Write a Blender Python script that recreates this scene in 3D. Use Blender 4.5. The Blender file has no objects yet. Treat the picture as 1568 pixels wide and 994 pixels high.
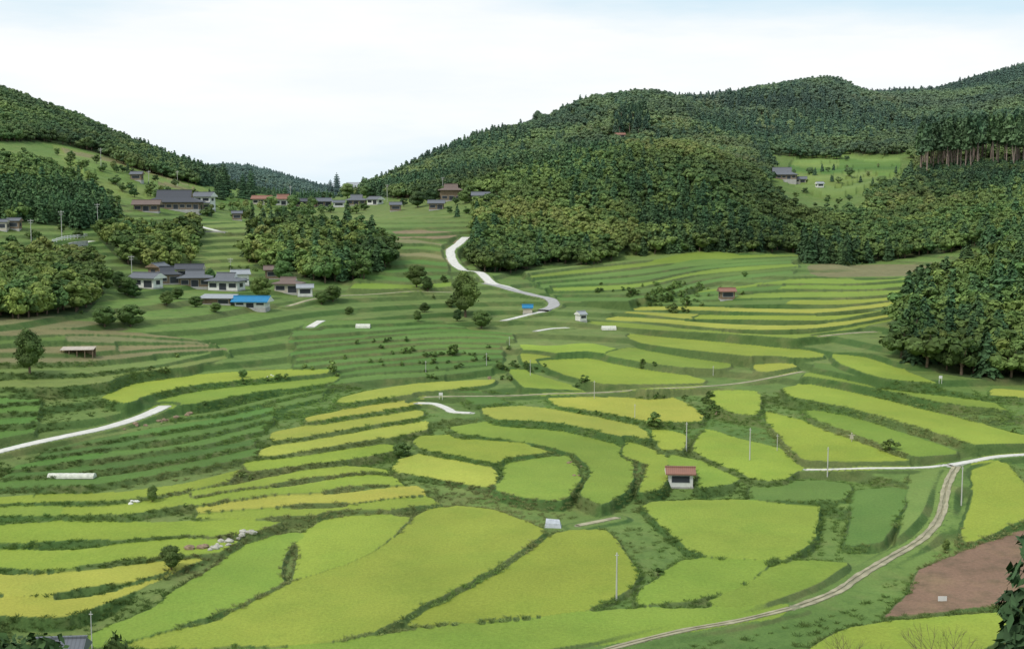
import bpy, math, numpy as np, random, time
t00=time.time()
rng=np.random.default_rng(7); random.seed(7)
F=1893.0; P=math.atan(197/F); cp,sp=math.cos(P),math.sin(P)
def rays(uv):
    uv=np.asarray(uv,float).reshape(-1,2)
    x=(uv[:,0]-784)/F; z=-(uv[:,1]-497)/F
    return np.stack([x,cp+z*sp,-sp+z*cp],1)
def azslope(uv):
    d=rays(uv); g=np.hypot(d[:,0],d[:,1]); return np.arctan2(d[:,0],d[:,1]), d[:,2]/g
def proj(x,y,z):
    f=np.maximum(y*cp-z*sp,1e-3); up=y*sp+z*cp
    return 784+F*x/f, 497-F*up/f
# ---------------------------------------------------------------- base terrain (control points: image pixel u, v and guessed distance)
C=[(784,994,112),(300,994,112),(0,994,112),(1568,994,108),(1300,994,110),
(784,850,140),(400,870,136),(0,850,140),(1100,850,140),(1400,850,140),(1568,800,150),
(1044,750,170),(784,750,168),(1250,750,168),(500,760,165),(0,760,158),(300,800,150),(300,700,178),(0,690,175),
(784,650,205),(784,580,240),(784,520,275),(784,480,305),(784,440,335),(700,400,365),(700,370,390),(690,340,430),(690,310,490),
(300,620,205),(300,560,230),(300,500,255),(200,500,250),(300,430,320),(500,440,320),(500,500,275),(550,400,360),(550,370,390),(500,600,222),
(400,370,390),(300,350,400),(180,310,430),(180,275,480),(150,245,520),(100,235,540),
(0,600,195),(0,500,230),(100,500,240),(0,420,290),(100,385,330),(0,350,350),(0,300,400),(0,225,500),
(1568,640,200),(1440,600,215),(1568,700,178),(1400,720,172),(1400,520,250),(1400,460,300),(1400,420,350),(1440,400,390),(1250,640,205),
(1100,520,270),(1100,450,330),(1100,400,380),(1000,600,230),(1200,560,245),(940,560,250),(900,450,330),(1250,470,300),(1250,420,350),
(720,395,385),(830,402,390),(960,388,400),(1150,383,410),(1230,390,410),(1300,395,415),
(740,330,440),(800,288,480),(860,258,510),(930,240,525),(1000,234,528),(1060,238,530),(1110,252,530),(1150,275,530),(930,330,440),(1060,320,450),(1180,320,470),(840,340,430),
(930,262,600),(1060,262,600),(840,262,620),(1000,212,740),(900,222,740),
(1180,270,630),(1390,262,640),(1300,240,720),(1200,240,720),(1300,290,600),(1260,312,560),(1180,205,830),(1390,205,830),
(1480,258,600),(1568,250,620),(1568,205,760),(1480,215,760),(1400,350,470),(1300,350,470),(1340,305,530),(1568,310,480),(1500,350,440),
(1390,540,240),(1420,502,262),(1480,452,280),(1568,398,295),(1568,575,225),(1568,390,350),(1440,440,335),
(430,306,560),(480,306,600),(350,312,520),(600,303,560),(300,314,480)]
ridge=[(0,148,650),(-200,120,650),(60,170,660),(120,190,680),(180,220,700),(250,248,720),(310,280,750),(350,300,760),(400,308,760),(480,308,700),(545,298,640),
(600,282,700),(640,258,720),(700,234,760),(750,210,800),(800,203,820),(820,196,830),(850,194,840),(880,168,850),(940,156,865),(1000,150,880),(1050,162,890),(1085,178,900),(1110,164,920),(1180,142,950),(1240,130,1000),(1290,130,1000),(1325,154,1000),(1370,148,1000),(1415,147,1000),(1440,149,1020),(1480,132,1040),(1568,109,1100),(1800,80,1100)]
for (u,v,d) in ridge:
    C.append((u,v,d))
    if u<330 or u>560: C.append((u,v+38,d*1.25)); C.append((u,300,d*2.2))
for (u,v) in [(300,262),(350,258),(400,266),(440,282),(490,300),(550,320)]:
    C.append((u,v,1230)); C.append((u,325,1800))
C+=[(-200,660,180),(-200,500,225),(-200,400,300),(-200,300,400),(1800,600,210),(1800,700,178),(1800,330,300),(1800,250,560)]
for u in (0,500,1000,1568): C+=[(u,305,3000),(u,303,4500)]
C=np.array(C,float)
a,s=azslope(C[:,:2]); d3=rays(C[:,:2]); r=C[:,2]*np.hypot(d3[:,0],d3[:,1])/d3[:,1]
A=list(zip(a,np.log(r),s))
for aa in (-1.2,-.7,-.3,0,.3,.7,1.2):
    A+=[(aa,math.log(4),-.6),(aa,math.log(15),-.62),(aa,math.log(35),-.6),(aa,math.log(60),-.56),(aa,math.log(88),-.45)]
for sg in (-1,1):
    for aa in (.7,1.2):
        A+=[(sg*aa,math.log(q),t) for q,t in ((130,-.25),(200,-.14),(300,-.03),(450,.03),(650,.07),(1000,.08),(2500,.0),(4500,0))]
A=np.array(A); PX=np.stack([A[:,0]*1.6,A[:,1]],1)
def ker(d2): return .5*d2*np.log(d2+1e-12)
n=len(PX); D2=((PX[:,None]-PX[None])**2).sum(2)
M=np.zeros((n+3,n+3)); M[:n,:n]=ker(D2)+np.eye(n)*np.where(np.exp(PX[:,1])>450,6e-5,3.5e-4); M[:n,n]=1; M[:n,n+1:]=PX; M[n,:n]=1; M[n+1:,:n]=PX.T
w=np.linalg.solve(M,np.concatenate([A[:,2],[0,0,0]]))
ca=np.linspace(-1.25,1.25,900); cl=np.linspace(math.log(3.5),math.log(4400),420)
TB=np.zeros((len(cl),len(ca)))
for i,l in enumerate(cl):
    q=np.stack([ca*1.6,np.full_like(ca,l)],1)
    TB[i]=ker(((q[:,None]-PX[None])**2).sum(2))@w[:n]+w[n]+q@w[n+1:]
def bil(tab,fi,fj):
    fi=np.clip(fi,0,tab.shape[0]-1.001); fj=np.clip(fj,0,tab.shape[1]-1.001)
    i=fi.astype(int); j=fj.astype(int); a_=fi-i; b_=fj-j
    return (tab[i,j]*(1-a_)*(1-b_)+tab[i+1,j]*a_*(1-b_)+tab[i,j+1]*(1-a_)*b_+tab[i+1,j+1]*a_*b_)
def Tbase(az,rr):
    return bil(TB,(np.log(rr)-cl[0])/(cl[1]-cl[0]),(az-ca[0])/(ca[1]-ca[0]))
RS=np.exp(np.linspace(math.log(80),math.log(1250),1100))
def hit(uv,Tf):
    az,s=azslope(uv); out=np.zeros((len(az),3))
    for k0 in range(0,len(az),400):
        A_=az[k0:k0+400]; S_=s[k0:k0+400]
        T=Tf(np.repeat(A_[:,None],len(RS),1).ravel(),np.tile(RS,len(A_))).reshape(len(A_),-1)
        ok=T>=S_[:,None]; idx=np.where(ok.any(1),ok.argmax(1),len(RS)-1); idx=np.maximum(idx,1)
        I=np.arange(len(A_)); t0=T[I,idx-1]-S_; t1=T[I,idx]-S_
        f=np.clip(-t0/np.where(abs(t1-t0)<1e-9,1,t1-t0),0,1)
        rr=RS[idx-1]+(RS[idx]-RS[idx-1])*f
        out[k0:k0+400]=np.stack([rr*np.sin(A_),rr*np.cos(A_),rr*S_],1)
    return out
# ---------------------------------------------------------------- polar grid
AZ=np.concatenate([np.linspace(-1.2,-.47,40)[:-1],np.linspace(-.47,.47,1300),np.linspace(.47,1.2,40)[1:]])
R=np.concatenate([np.linspace(4,94,31),np.arange(95,130,.26),np.arange(130,200,.34),np.arange(200,320,.45),np.arange(320,450,.7),np.arange(450,1250,6),np.geomspace(1250,4300,20)])
NR,NA=len(R),len(AZ)
AA,RR=np.meshgrid(AZ,R); X=RR*np.sin(AA); Y=RR*np.cos(AA)
Z0=(Tbase(AA.ravel(),RR.ravel()).reshape(AA.shape))*RR
def sn(x,y,f,seed):
    o=0
    for k in range(4):
        a_=seed*1.7+k*2.4; o=o+np.sin((x*math.cos(a_)+y*math.sin(a_))*f*(1+.37*k)+seed*3.1+k*1.3+1.5*np.sin((y*math.cos(a_)-x*math.sin(a_))*f*.7+k))
    return o/4
st=1.5; t=(Z0+.4*sn(X,Y,.04,3))/st; fl=np.floor(t); fr=t-fl
sm=np.clip((fr-.66)/.24,0,1); sm=sm*sm*(3-2*sm)
zt=st*(fl+.12*fr+.88*sm)-.4*sn(X,Y,.04,3)
wt=np.clip((RR-95)/20,0,1)*np.clip((470-RR)/60,0,1)*.8
Z=Z0*(1-wt)+zt*wt
COL=np.empty(AA.shape+(3,)); nz=np.clip(.5+.6*sn(X,Y,.045,5),0,1)[...,None]; nz2=np.clip(.3+.8*sn(X,Y,.02,11),0,1)[...,None]
COL[:]=np.array((.10,.178,.042))*(1-nz)+np.array((.148,.222,.055))*nz
COL[:]=COL*(1-.5*nz2)+np.array((.175,.20,.068))*nz2*.5
GBK=np.array((.062,.118,.030)); GBK2=np.array((.115,.145,.048))
RICE=np.zeros(AA.shape); MASK=np.zeros(AA.shape,int)
jx=.2*sn(X,Y,.9,1)+.1*sn(X,Y,2.7,2); jy=.25*sn(X,Y,.8,4)+.12*sn(X,Y,2.9,6)
COLS=dict(Y=(.335,.345,.06),L=(.25,.312,.046),M=(.198,.272,.044),G=(.10,.188,.040),D=(.085,.155,.036),B=(.20,.135,.09),T=(.21,.195,.09),P=(.165,.228,.06),C=(.118,.195,.045),S=(.25,.19,.11))
def smooth(poly,k=5):
    p=np.array(poly,float); n=len(p); o=[]
    for i in range(n):
        p0,p1,p2,p3=p[i-1],p[i],p[(i+1)%n],p[(i+2)%n]
        for j in range(k):
            t=j/k; cr=.5*((2*p1)+(-p0+p2)*t+(2*p0-5*p1+4*p2-p3)*t*t+(-p0+3*p1-3*p2+p3)*t**3); o.append(.5*cr+.5*(p1+(p2-p1)*t))
    return np.array(o)
def grow(p,gx,gy):
    t=np.roll(p,-1,0)-np.roll(p,1,0); ar=(p[:,0]*np.roll(p[:,1],-1)-np.roll(p[:,0],-1)*p[:,1]).sum(); s_=1 if ar>0 else -1
    nn=np.stack([t[:,1],-t[:,0]],1)*s_; nn/=np.linalg.norm(nn,axis=1)[:,None]+1e-9; return p+nn*np.array([gx,gy])
def pip(px,py,poly):
    ins=np.zeros(px.shape,bool); x0,y0=poly[:,0],poly[:,1]; x1,y1=np.roll(x0,-1),np.roll(y0,-1)
    for a0,b0,a1,b1 in zip(x0,y0,x1,y1):
        if b0==b1: continue
        c=((b0>py)!=(b1>py)); ins^=c&(px<(a1-a0)*(py-b0)/(b1-b0)+a0)
    return ins
def window(wp,m=1.5):
    az=np.arctan2(wp[:,0],wp[:,1]); rr=np.hypot(wp[:,0],wp[:,1])
    i0,i1=np.searchsorted(R,rr.min()-m),np.searchsorted(R,rr.max()+m); dm=m/rr.min()
    j0,j1=np.searchsorted(AZ,az.min()-dm),np.searchsorted(AZ,az.max()+dm)
    return slice(max(i0-1,0),i1+1),slice(max(j0-1,0),j1+1)
FID=[0]
def field(poly,kind,rice=1,lift=.3,flat=True,sm_=True,var=.07,gr=0):
    pp=smooth(poly) if sm_ else np.array(poly,float)
    if gr: pp=grow(pp,gr*1.5,gr)
    h=hit(pp,Tbase)
    if flat:
        xc,yc,zc=h.mean(0); dx,dy,dz=h[:,0]-xc,h[:,1]-yc,h[:,2]-zc
        Sxx,Syy,Sxy=(dx*dx).sum()*1.05+1e-3,(dy*dy).sum()*2.4+1e-3,(dx*dy).sum()
        b,c=np.linalg.solve([[Sxx,Sxy],[Sxy,Syy]],[(dx*dz).sum(),(dy*dz).sum()])
        d=rays(pp)
        tt=(zc-b*xc-c*yc)/(d[:,2]-b*d[:,0]-c*d[:,1]); th=h[:,1]/d[:,1]
        tt=np.clip(tt,th*.93,th*1.07); wp=np.stack([tt*d[:,0],tt*d[:,1]],1)
    else: wp=h[:,:2]
    I,J=window(wp)
    x,y=X[I,J],Y[I,J]; ins=pip(x+jx[I,J],y+jy[I,J],wp)
    FID[0]+=1
    if flat:
        zz=zc+b*(x-xc)+c*(y-yc); zz=np.clip(zz,Z0[I,J]-1.8,Z0[I,J]+1.8)
        Z[I,J]=np.where(ins,zz+lift,Z[I,J])
    c=np.array(COLS[kind])*(1+rng.uniform(-var,var))*(1+rng.uniform(-var,var,3)*np.array([1,.5,.5]))
    COL[I,J]=np.where(ins[...,None],c,COL[I,J]); RICE[I,J]=np.where(ins,rice,RICE[I,J]); MASK[I,J]=np.where(ins,FID[0],MASK[I,J])
def resamp(pl,ts):
    pl=np.array(pl,float); s=np.concatenate([[0],np.cumsum(np.hypot(*np.diff(pl,axis=0).T))]); s/=s[-1]
    o=np.stack([np.interp(ts,s,pl[:,k]) for k in (0,1)],1)
    for _ in range(2): o[1:-1]=.5*o[1:-1]+.25*(o[2:]+o[:-2])
    return o
def strips(top,bot,n,kinds,fill=.68,cuts=1,rice=1,seed=0,lift=.3,pw=1.15):
    rg=np.random.default_rng(seed+n); ts=np.linspace(0,1,15)
    top=[(-70 if u==0 else u,v) for u,v in top]; bot=[(-70 if u==0 else u,v) for u,v in bot]
    T_,B_=resamp(top,ts),resamp(bot,ts)
    for i in range(n):
        e0=(i/n)**pw; e1=((i+1)/n)**pw; f1=e0+(e1-e0)*(fill+rg.uniform(-.06,.06))
        ph=rg.uniform(0,6); wob=(e1-e0)*.1*np.sin(ts*9+ph)
        up=T_+(B_-T_)*(e0+wob)[:,None]; lo=T_+(B_-T_)*(f1+wob+(e1-e0)*.05*np.sin(ts*14+ph*2))[:,None]
        a0=rg.uniform(0,.05); a1=1-rg.uniform(0,.05)
        cu=sorted(rg.uniform(.2,.8,rg.integers(0,cuts+1))) if cuts else []
        ed=[a0]+list(cu)+[a1]
        for k in range(len(ed)-1):
            q=np.linspace(ed[k]+(.003 if k else 0),ed[k+1],max(4,int(12*(ed[k+1]-ed[k]))))
            U=np.stack([np.interp(q,ts,up[:,m]) for m in (0,1)],1); L=np.stack([np.interp(q,ts,lo[:,m]) for m in (0,1)],1)
            mid=(U[:1]+L[:1])/2-(U[1:2]-U[:1])*.05; mid2=(U[-1:]+L[-1:])/2+(U[-1:]-U[-2:-1])*.05
            field(np.concatenate([U,mid2,L[::-1],mid]),kinds[rg.integers(len(kinds))],rice=rice,lift=lift)
def patch(poly,c,rice=0): field(poly,c,rice=rice,flat=False)
patch([(80,222),(160,240),(240,262),(320,292),(300,305),(190,305),(150,285),(100,250)],'P'); patch([(1180,240),(1395,238),(1395,290),(1300,325),(1215,310),(1165,285)],'C')
patch([(280,340),(420,345),(400,400),(330,415),(250,400)],'P'); patch([(600,352),(650,350),(700,357),(695,368),(620,366)],'S')
patch([(170,440),(300,455),(420,480),(520,500),(440,540),(340,530),(240,500),(160,480)],'C')
patch([(0,482),(120,487),(200,500),(130,512),(0,512)],'T'); patch([(1240,405),(1440,402),(1470,412),(1400,422),(1260,424)],'T')
# terrace flights
strips([(90,226),(160,243),(240,265),(310,292)],[(150,288),(200,300),(250,300),(300,304)],5,'PCPT',.6,1,rice=.3,seed=41,pw=1)
strips([(1215,246),(1290,243),(1380,246)],[(1190,288),(1270,296),(1385,275)],6,'CDCP',.55,1,seed=21,pw=1)
strips([(795,418),(960,397),(1080,387),(1225,387)],[(850,465),(1000,468),(1060,440),(1225,420)],7,'CCGPM',.72,0,seed=1,pw=1)
strips([(1060,448),(1225,428),(1330,430),(1445,424)],[(870,500),(1080,522),(1230,528),(1372,498)],8,'YLMMCL',.64,1,seed=2,pw=1.1)
strips([(590,368),(650,370),(690,378)],[(525,448),(600,452),(694,446)],7,'MGCGT',.62,0,seed=3)
strips([(440,500),(560,492),(640,490),(690,495)],[(430,522),(560,516),(690,508),(760,512)],2,'CG',.75,0,seed=33)
strips([(440,524),(560,514),(700,504),(790,512)],[(430,612),(540,590),(700,578),(765,570)],8,'CGGCG',.7,1,seed=4)
strips([(0,515),(120,505),(220,512),(330,525)],[(0,600),(120,604),(250,576),(370,548)],6,'TPTCP',.7,1,rice=.3,seed=5)
strips([(0,612),(35,612),(65,612)],[(0,690),(30,682),(60,668)],4,'CG',.7,0,seed=6)
strips([(262,640),(320,632),(425,610),(500,594)],[(262,664),(330,655),(420,634),(500,612)],2,'CD',.7,0,rice=.6,seed=17)
strips([(70,690),(200,664),(330,646),(425,622)],[(0,762),(150,750),(300,728),(400,704)],5,'CDCG',.68,1,rice=.6,seed=7)
strips([(0,764),(150,760),(270,745),(370,722)],[(0,802),(150,798),(280,787),(330,775)],2,'MLM',.78,1,seed=8)
strips([(280,760),(400,732),(540,712),(598,720)],[(290,804),(420,800),(560,794),(688,780)],4,'LMLYL',.8,0,seed=9,pw=1.05)
strips([(0,812),(180,800),(330,797),(455,804)],[(0,965),(90,955),(160,938),(215,905)],4,'LLY',.86,0,seed=10,pw=1.05)
strips([(790,530),(900,528),(960,536)],[(800,562),(860,572),(935,578)],2,'LC',.7,0,seed=11)
strips([(1240,556),(1300,566),(1400,590),(1500,600)],[(1200,592),(1300,604),(1440,630),(1568,640)],2,'CM',.62,0,seed=12)
for k,pl in [
('L',[(460,824),(500,800),(560,794),(634,797),(600,825),(540,862),(470,903),(450,892),(458,860)]),
('M',[(330,872),(380,838),(445,820),(460,822),(435,850),(428,888),(434,898),(380,925),(300,952),(200,987),(130,996),(145,972),(230,938),(270,908)]),
('L',[(645,790),(700,779),(760,786),(832,815),(822,835),(740,888),(600,958),(520,985),(330,992),(190,996),(340,952),(440,902),(550,865),(605,830)]),
('L',[(852,820),(928,816),(955,850),(976,880),(962,905),(900,935),(790,948),(640,962),(628,956),(745,893),(805,855)]),
('M',[(300,1014),(520,990),(640,968),(800,955),(950,938),(1100,936),(1205,928),(1180,946),(1000,975),(850,995),(760,1014)]),
('M',[(1045,862),(1180,862),(1130,900),(1060,922),(975,928),(985,905),(1005,893)]),
('M',[(1200,864),(1298,866),(1280,885),(1205,918),(1130,930),(1085,926),(1145,902)]),
('L',[(985,777),(1060,770),(1245,771),(1250,800),(1243,832),(1200,857),(1095,853),(1058,845)]),
('C',[(1310,756),(1385,753),(1370,800),(1348,832),(1295,838),(1305,800)]),
('L',[(1492,719),(1540,713),(1580,765),(1580,806),(1475,834),(1482,790),(1492,755)]),
('L',[(1300,965),(1440,948),(1540,944),(1540,970),(1490,1004),(1240,1004)]),
('P',[(1400,722),(1450,720),(1430,790),(1375,835),(1390,780)]),
('C',[(1160,745),(1240,740),(1300,745),(1290,765),(1250,768),(1150,764)]),
('Y',[(603,722),(612,708),(640,701),(700,704),(750,720),(761,733),(748,747),(700,740),(640,729)]),
('L',[(634,682),(642,671),(720,669),(800,683),(856,699),(800,707),(755,711),(700,700),(650,691)]),
('M',[(775,715),(868,703),(886,738),(860,768),(800,763),(762,752),(774,735)]),
('M',[(690,656),(760,648),(860,658),(955,690),(970,720),(965,752),(922,776),(888,760),(905,725),(880,698),(800,677),(705,666)]),
('Y',[(737,629),(800,626),(900,639),(975,656),(998,673),(955,671),(860,650),(760,644)]),
('L',[(958,680),(985,686),(1018,700),(1024,735),(1010,753),(978,756),(990,715),(955,700)]),
('L',[(1000,662),(1045,668),(1052,682),(1040,694),(1010,690)]),
('M',[(1025,700),(1060,706),(1140,726),(1118,744),(1070,750),(1066,724),(1030,718)]),
('L',[(1080,662),(1130,676),(1200,693),(1228,718),(1200,737),(1160,738),(1105,715),(1060,692)]),
('Y',[(837,612),(900,611),(1030,613),(1078,638),(1070,649),(1000,649),(920,634),(855,624)]),
('L',[(1090,601),(1158,603),(1167,620),(1158,639),(1115,634),(1085,615)]),
('L',[(778,571),(800,569),(880,595),(898,602),(840,603),(800,595)]),
('L',[(822,556),(900,551),(980,566),(1050,576),(1083,585),(1060,594),(990,599),(920,590),(860,575)]),
('G',[(690,600),(720,598),(780,618),(725,622),(705,608)]),
('M',[(962,536),(1040,546),(1120,560),(1105,567),(1040,564),(980,556),(925,545)]),
('L',[(962,515),(1100,526),(1240,540),(1262,548),(1180,550),(1060,538),(980,527)]),
('Y',[(1152,561),(1200,558),(1224,563),(1200,570),(1160,571)]),
('L',[(1168,636),(1205,642),(1290,667),(1350,690),(1395,710),(1300,718),(1238,711),(1202,682)]),
('M',[(1232,631),(1300,641),(1380,666),(1465,695),(1445,702),(1405,703),(1330,675),(1250,645)]),
('L',[(1197,596),(1240,591),(1340,611),(1440,636),(1580,672),(1580,686),(1500,686),(1400,655),(1300,627),(1208,609)]),
('L',[(1272,546),(1330,551),(1400,575),(1438,590),(1350,581),(1290,561)]),
('Y',[(1520,597),(1580,602),(1580,613),(1516,608)]),
('Y',[(420,666),(500,650),(640,631),(644,640),(560,656),(470,674),(417,679)]),
('Y',[(405,689),(470,679),(600,656),(654,650),(653,660),(600,672),(500,691),(400,702)]),
('Y',[(520,612),(560,601),(640,589),(756,583),(748,591),(640,604),(560,617),(513,621)]),
('Y',[(468,641),(560,624),(650,613),(630,624),(540,638),(472,648)]),
('L',[(375,712),(450,704),(580,684),(610,690),(560,702),(450,716),(385,724)]),
('L',[(157,612),(200,591),(300,577),(400,571),(503,569),(478,578),(350,592),(232,609),(195,620)]),
('M',[(215,623),(300,602),(400,591),(518,580),(498,590),(400,602),(300,621)])]:
    mv=min(q[1] for q in pl); field(pl,k,gr=3.6 if mv>700 else 1.8 if mv>620 else .8)
field([(1405,872),(1460,847),(1530,822),(1580,812),(1580,915),(1500,932),(1350,947),(1382,915)],'B',rice=0,lift=.05)
# ---------------------------------------------------------------- smoothing of banks
i0=30
sub=Z[i0:NR-150].copy()
for _ in range(2):
    s2=sub.copy(); s2[1:-1]=(sub[2:]+2*sub[1:-1]+sub[:-2])/4; sub=s2.copy(); sub[:,1:-1]=(s2[:,2:]+2*s2[:,1:-1]+s2[:,:-2])/4
Z[i0:NR-150]=sub
Tfin=Z/RR
def Tf(az,rr):
    az=np.asarray(az,float); rr=np.asarray(rr,float)
    fi=np.interp(rr,R,np.arange(NR)); fj=np.interp(az,AZ,np.arange(NA)); return bil(Tfin,fi,fj)
def zf(x,y):
    x=np.asarray(x,float);y=np.asarray(y,float); fi=np.interp(np.hypot(x,y),R,np.arange(NR)); fj=np.interp(np.arctan2(x,y),AZ,np.arange(NA)); return bil(Z,fi,fj)
def H(u,v): return hit([(u,v)],Tf)[0]
# ---------------------------------------------------------------- roads
def curve(pl,step=.8):
    h=hit(np.array(pl,float),Tbase if step==.8 else Tf)[:,:2]; p=np.vstack([2*h[0]-h[1],h,2*h[-1]-h[-2]]); o=[]
    for i in range(1,len(p)-2):
        k=max(2,int(np.hypot(*(p[i+1]-p[i]))/step))
        for j in range(k):
            t=j/k; p0,p1,p2,p3=p[i-1:i+3]; o.append(.5*((2*p1)+(-p0+p2)*t+(2*p0-5*p1+4*p2-p3)*t*t+(-p0+3*p1-3*p2+p3)*t**3))
    o.append(p[-2]); return np.array(o)
CON=(.60,.58,.53); DIRT=(.33,.31,.20); GREY=(.36,.35,.34)
ROADS=[('concrete_road',2.6,CON,[(714,362),(702,373),(690,384),(694,400),(708,412),(735,418),(752,432),(772,438),(800,448),(835,456)]),
('asphalt_road',2.8,GREY,[(745,432),(785,444),(820,453),(842,458),(848,467),(832,476)]),
('farm_path',1.5,CON,[(832,476),(800,484),(770,492)]),
('concrete_road',2.1,CON,[(-40,700),(30,682),(90,669),(150,656),(205,640),(240,628),(252,622)]),
('concrete_road',1.5,CON,[(640,616),(665,617),(685,625),(694,631),(720,633)]),
('farm_path',.8,DIRT,[(650,608),(760,606),(900,603),(1000,600),(1090,592),(1180,578),(1230,566)]),
('farm_path',.8,CON,[(1235,722),(1300,722),(1400,716),(1455,709)]),
('concrete_road',1.2,CON,[(1455,711),(1490,704),(1530,698),(1600,694)]),
('dirt_track',1.0,DIRT,[(1465,712),(1450,745),(1440,790),(1415,820),(1370,848),(1320,878),(1280,905),(1210,932)]),
('dirt_track',.7,DIRT,[(1210,932),(1130,952),(1040,968),(940,992),(880,1010)]),
('farm_path',1.8,CON,[(475,503),(482,497),(492,490)]),
('concrete_road',1.8,CON,[(265,338),(300,345),(345,357)]),
('farm_path',1.3,CON,[(820,508),(845,502),(868,500)]),
('farm_path',1.2,DIRT,[(440,468),(480,458),(530,452),(600,450),(690,448)]),
('concrete_road',2.2,CON,[(60,382),(90,378),(140,368)]),
('farm_path',.9,DIRT,[(885,802),(920,795),(945,790)]),
('farm_path',1.1,DIRT,[(1255,520),(1290,512),(1340,505)])]
rcur=[]; rz=[]
RMASK=np.zeros(AA.shape,bool)
for nm,wd,c,pl in ROADS:
    cv=curve(pl); zc=.5*zf(cv[:,0],cv[:,1])+.5*Tbase(np.arctan2(cv[:,0],cv[:,1]),np.hypot(cv[:,0],cv[:,1]))*np.hypot(cv[:,0],cv[:,1])
    K=15; zc=np.convolve(np.pad(zc,K//2,mode='edge'),np.ones(K)/K,'valid'); zc=np.convolve(np.pad(zc,3,mode='edge'),np.ones(7)/7,'valid')
    rcur.append(cv); rz.append(zc); I,J=window(cv,4)
    x,y=X[I,J],Y[I,J]; best=np.full(x.shape,1e9); zb=np.zeros(x.shape)
    for k in range(len(cv)):
        dd=(x-cv[k,0])**2+(y-cv[k,1])**2; m=dd<best; best[m]=dd[m]; zb[m]=zc[k]
    best=np.sqrt(best); wt_=np.clip((wd/2+1.9-best)/1.3,0,1); wt_=wt_*wt_*(3-2*wt_)
    Z[I,J]=Z[I,J]*(1-wt_)+zb*wt_
    k=best+.12*jx[I,J]<wd/2+.1
    COL[I,J]=np.where(k[...,None],np.array(c)*.8,COL[I,J]); RICE[I,J]=np.where(k,0,RICE[I,J]); MASK[I,J]=np.where(k,-1,MASK[I,J])
    RMASK[I,J]|=best<wd/2+3
Tfin=Z/RR
gr_=np.gradient(Z,axis=0)/np.gradient(R)[:,None]; gs_=np.gradient(Z,axis=1)/(np.gradient(AZ)[None]*RR); gg=np.hypot(gr_,gs_)
g0=np.hypot(np.gradient(Z0,axis=0)/np.gradient(R)[:,None],np.gradient(Z0,axis=1)/(np.gradient(AZ)[None]*RR))
bk=np.clip((gg-g0*.6-.13)/.14,0,1)*(RR>96)*(RR<452)*(MASK>=0)
gb=np.clip(.35+.9*sn(X,Y,.06,21),0,1)[...,None]; gb=GBK*(1-gb)+GBK2*gb
COL=COL*(1-bk[...,None])+gb*bk[...,None]; RICE=RICE*(1-bk)
# ---------------------------------------------------------------- forest regions
FP=[('mix',0,9999,.96,[(-900,-300),(345,-300),(345,288),(300,284),(200,258),(150,235),(80,218),(-900,214)]),
('mix',0,9999,.9,[(-400,262),(50,250),(100,278),(150,310),(178,338),(120,350),(0,338),(-400,338)]),
('bam',0,360,.85,[(-300,405),(60,400),(150,408),(160,450),(135,478),(60,492),(-300,490)]),
('bam',0,9999,.7,[(150,365),(300,355),(305,400),(250,418),(190,405)]),
('brd',0,9999,.8,[(385,360),(450,352),(540,360),(585,380),(600,408),(560,428),(500,434),(420,422),(370,398),(400,378)]),
('brd',0,9999,.55,[(600,312),(720,312),(715,335),(620,328)]),
('brd',0,640,.5,[(300,318),(350,318),(480,322),(600,316),(600,326),(480,332),(400,338),(340,340)]),
('mix',1000,9999,.95,[(250,180),(620,180),(620,330),(250,330)]),
('mix',600,1000,.55,[(300,200),(600,200),(600,330),(300,330)]),
('mix',0,9999,.97,[(555,300),(600,304),(720,308),(730,350),(712,392),(735,417),(790,420),(830,406),(900,408),(960,394),(1060,386),(1225,388),(1230,404),(1300,406),(1440,390),(1480,380),(2300,370),(2300,-300),(560,-300)]),
('near',0,340,.97,[(1378,548),(1375,490),(1400,460),(1440,440),(1568,390),(2100,370),(2100,640),(1568,590),(1440,572)]),
('brd',0,9999,.45,[(80,232),(150,250),(250,280),(380,310),(380,350),(300,330),(160,330),(110,262)]),
('brd',0,9999,.3,[(0,350),(140,350),(150,370),(0,372)])]
HOLE=np.array([(1176,236),(1230,246),(1300,238),(1360,240),(1393,232),(1400,262),(1380,290),(1345,300),(1325,326),(1290,340),(1250,332),(1215,330),(1195,308),(1160,296),(1190,265)],float)
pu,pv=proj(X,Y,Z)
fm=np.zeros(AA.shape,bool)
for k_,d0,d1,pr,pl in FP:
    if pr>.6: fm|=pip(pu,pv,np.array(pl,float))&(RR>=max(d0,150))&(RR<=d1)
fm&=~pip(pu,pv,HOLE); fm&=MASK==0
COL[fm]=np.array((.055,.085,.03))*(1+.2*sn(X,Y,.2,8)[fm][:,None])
# ---------------------------------------------------------------- helpers: nodes
def newmat(name):
    m=bpy.data.materials.new(name); m.use_nodes=True; nt=m.node_tree; b=nt.nodes['Principled BSDF']; b.inputs['Roughness'].default_value=.85; b.inputs['Specular IOR Level'].default_value=.15
    return m,nt,b
def N(nt,t,**k):
    n=nt.nodes.new(t)
    for a_,v in k.items(): setattr(n,a_,v)
    return n
def mathn(nt,op,a_,b_):
    n=N(nt,'ShaderNodeMath',operation=op)
    for i,q in enumerate((a_,b_)):
        if isinstance(q,(int,float)): n.inputs[i].default_value=q
        else: nt.links.new(q,n.inputs[i])
    return n.outputs[0]
def mixc(nt,f,a_,b_,mode='MIX'):
    n=N(nt,'ShaderNodeMix',data_type='RGBA',blend_type=mode)
    for s_,q in ((0,f),(6,a_),(7,b_)):
        if isinstance(q,(int,float)): n.inputs[s_].default_value=q
        elif isinstance(q,tuple): n.inputs[s_].default_value=(*q,1)
        else: nt.links.new(q,n.inputs[s_])
    return n.outputs[2]
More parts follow.
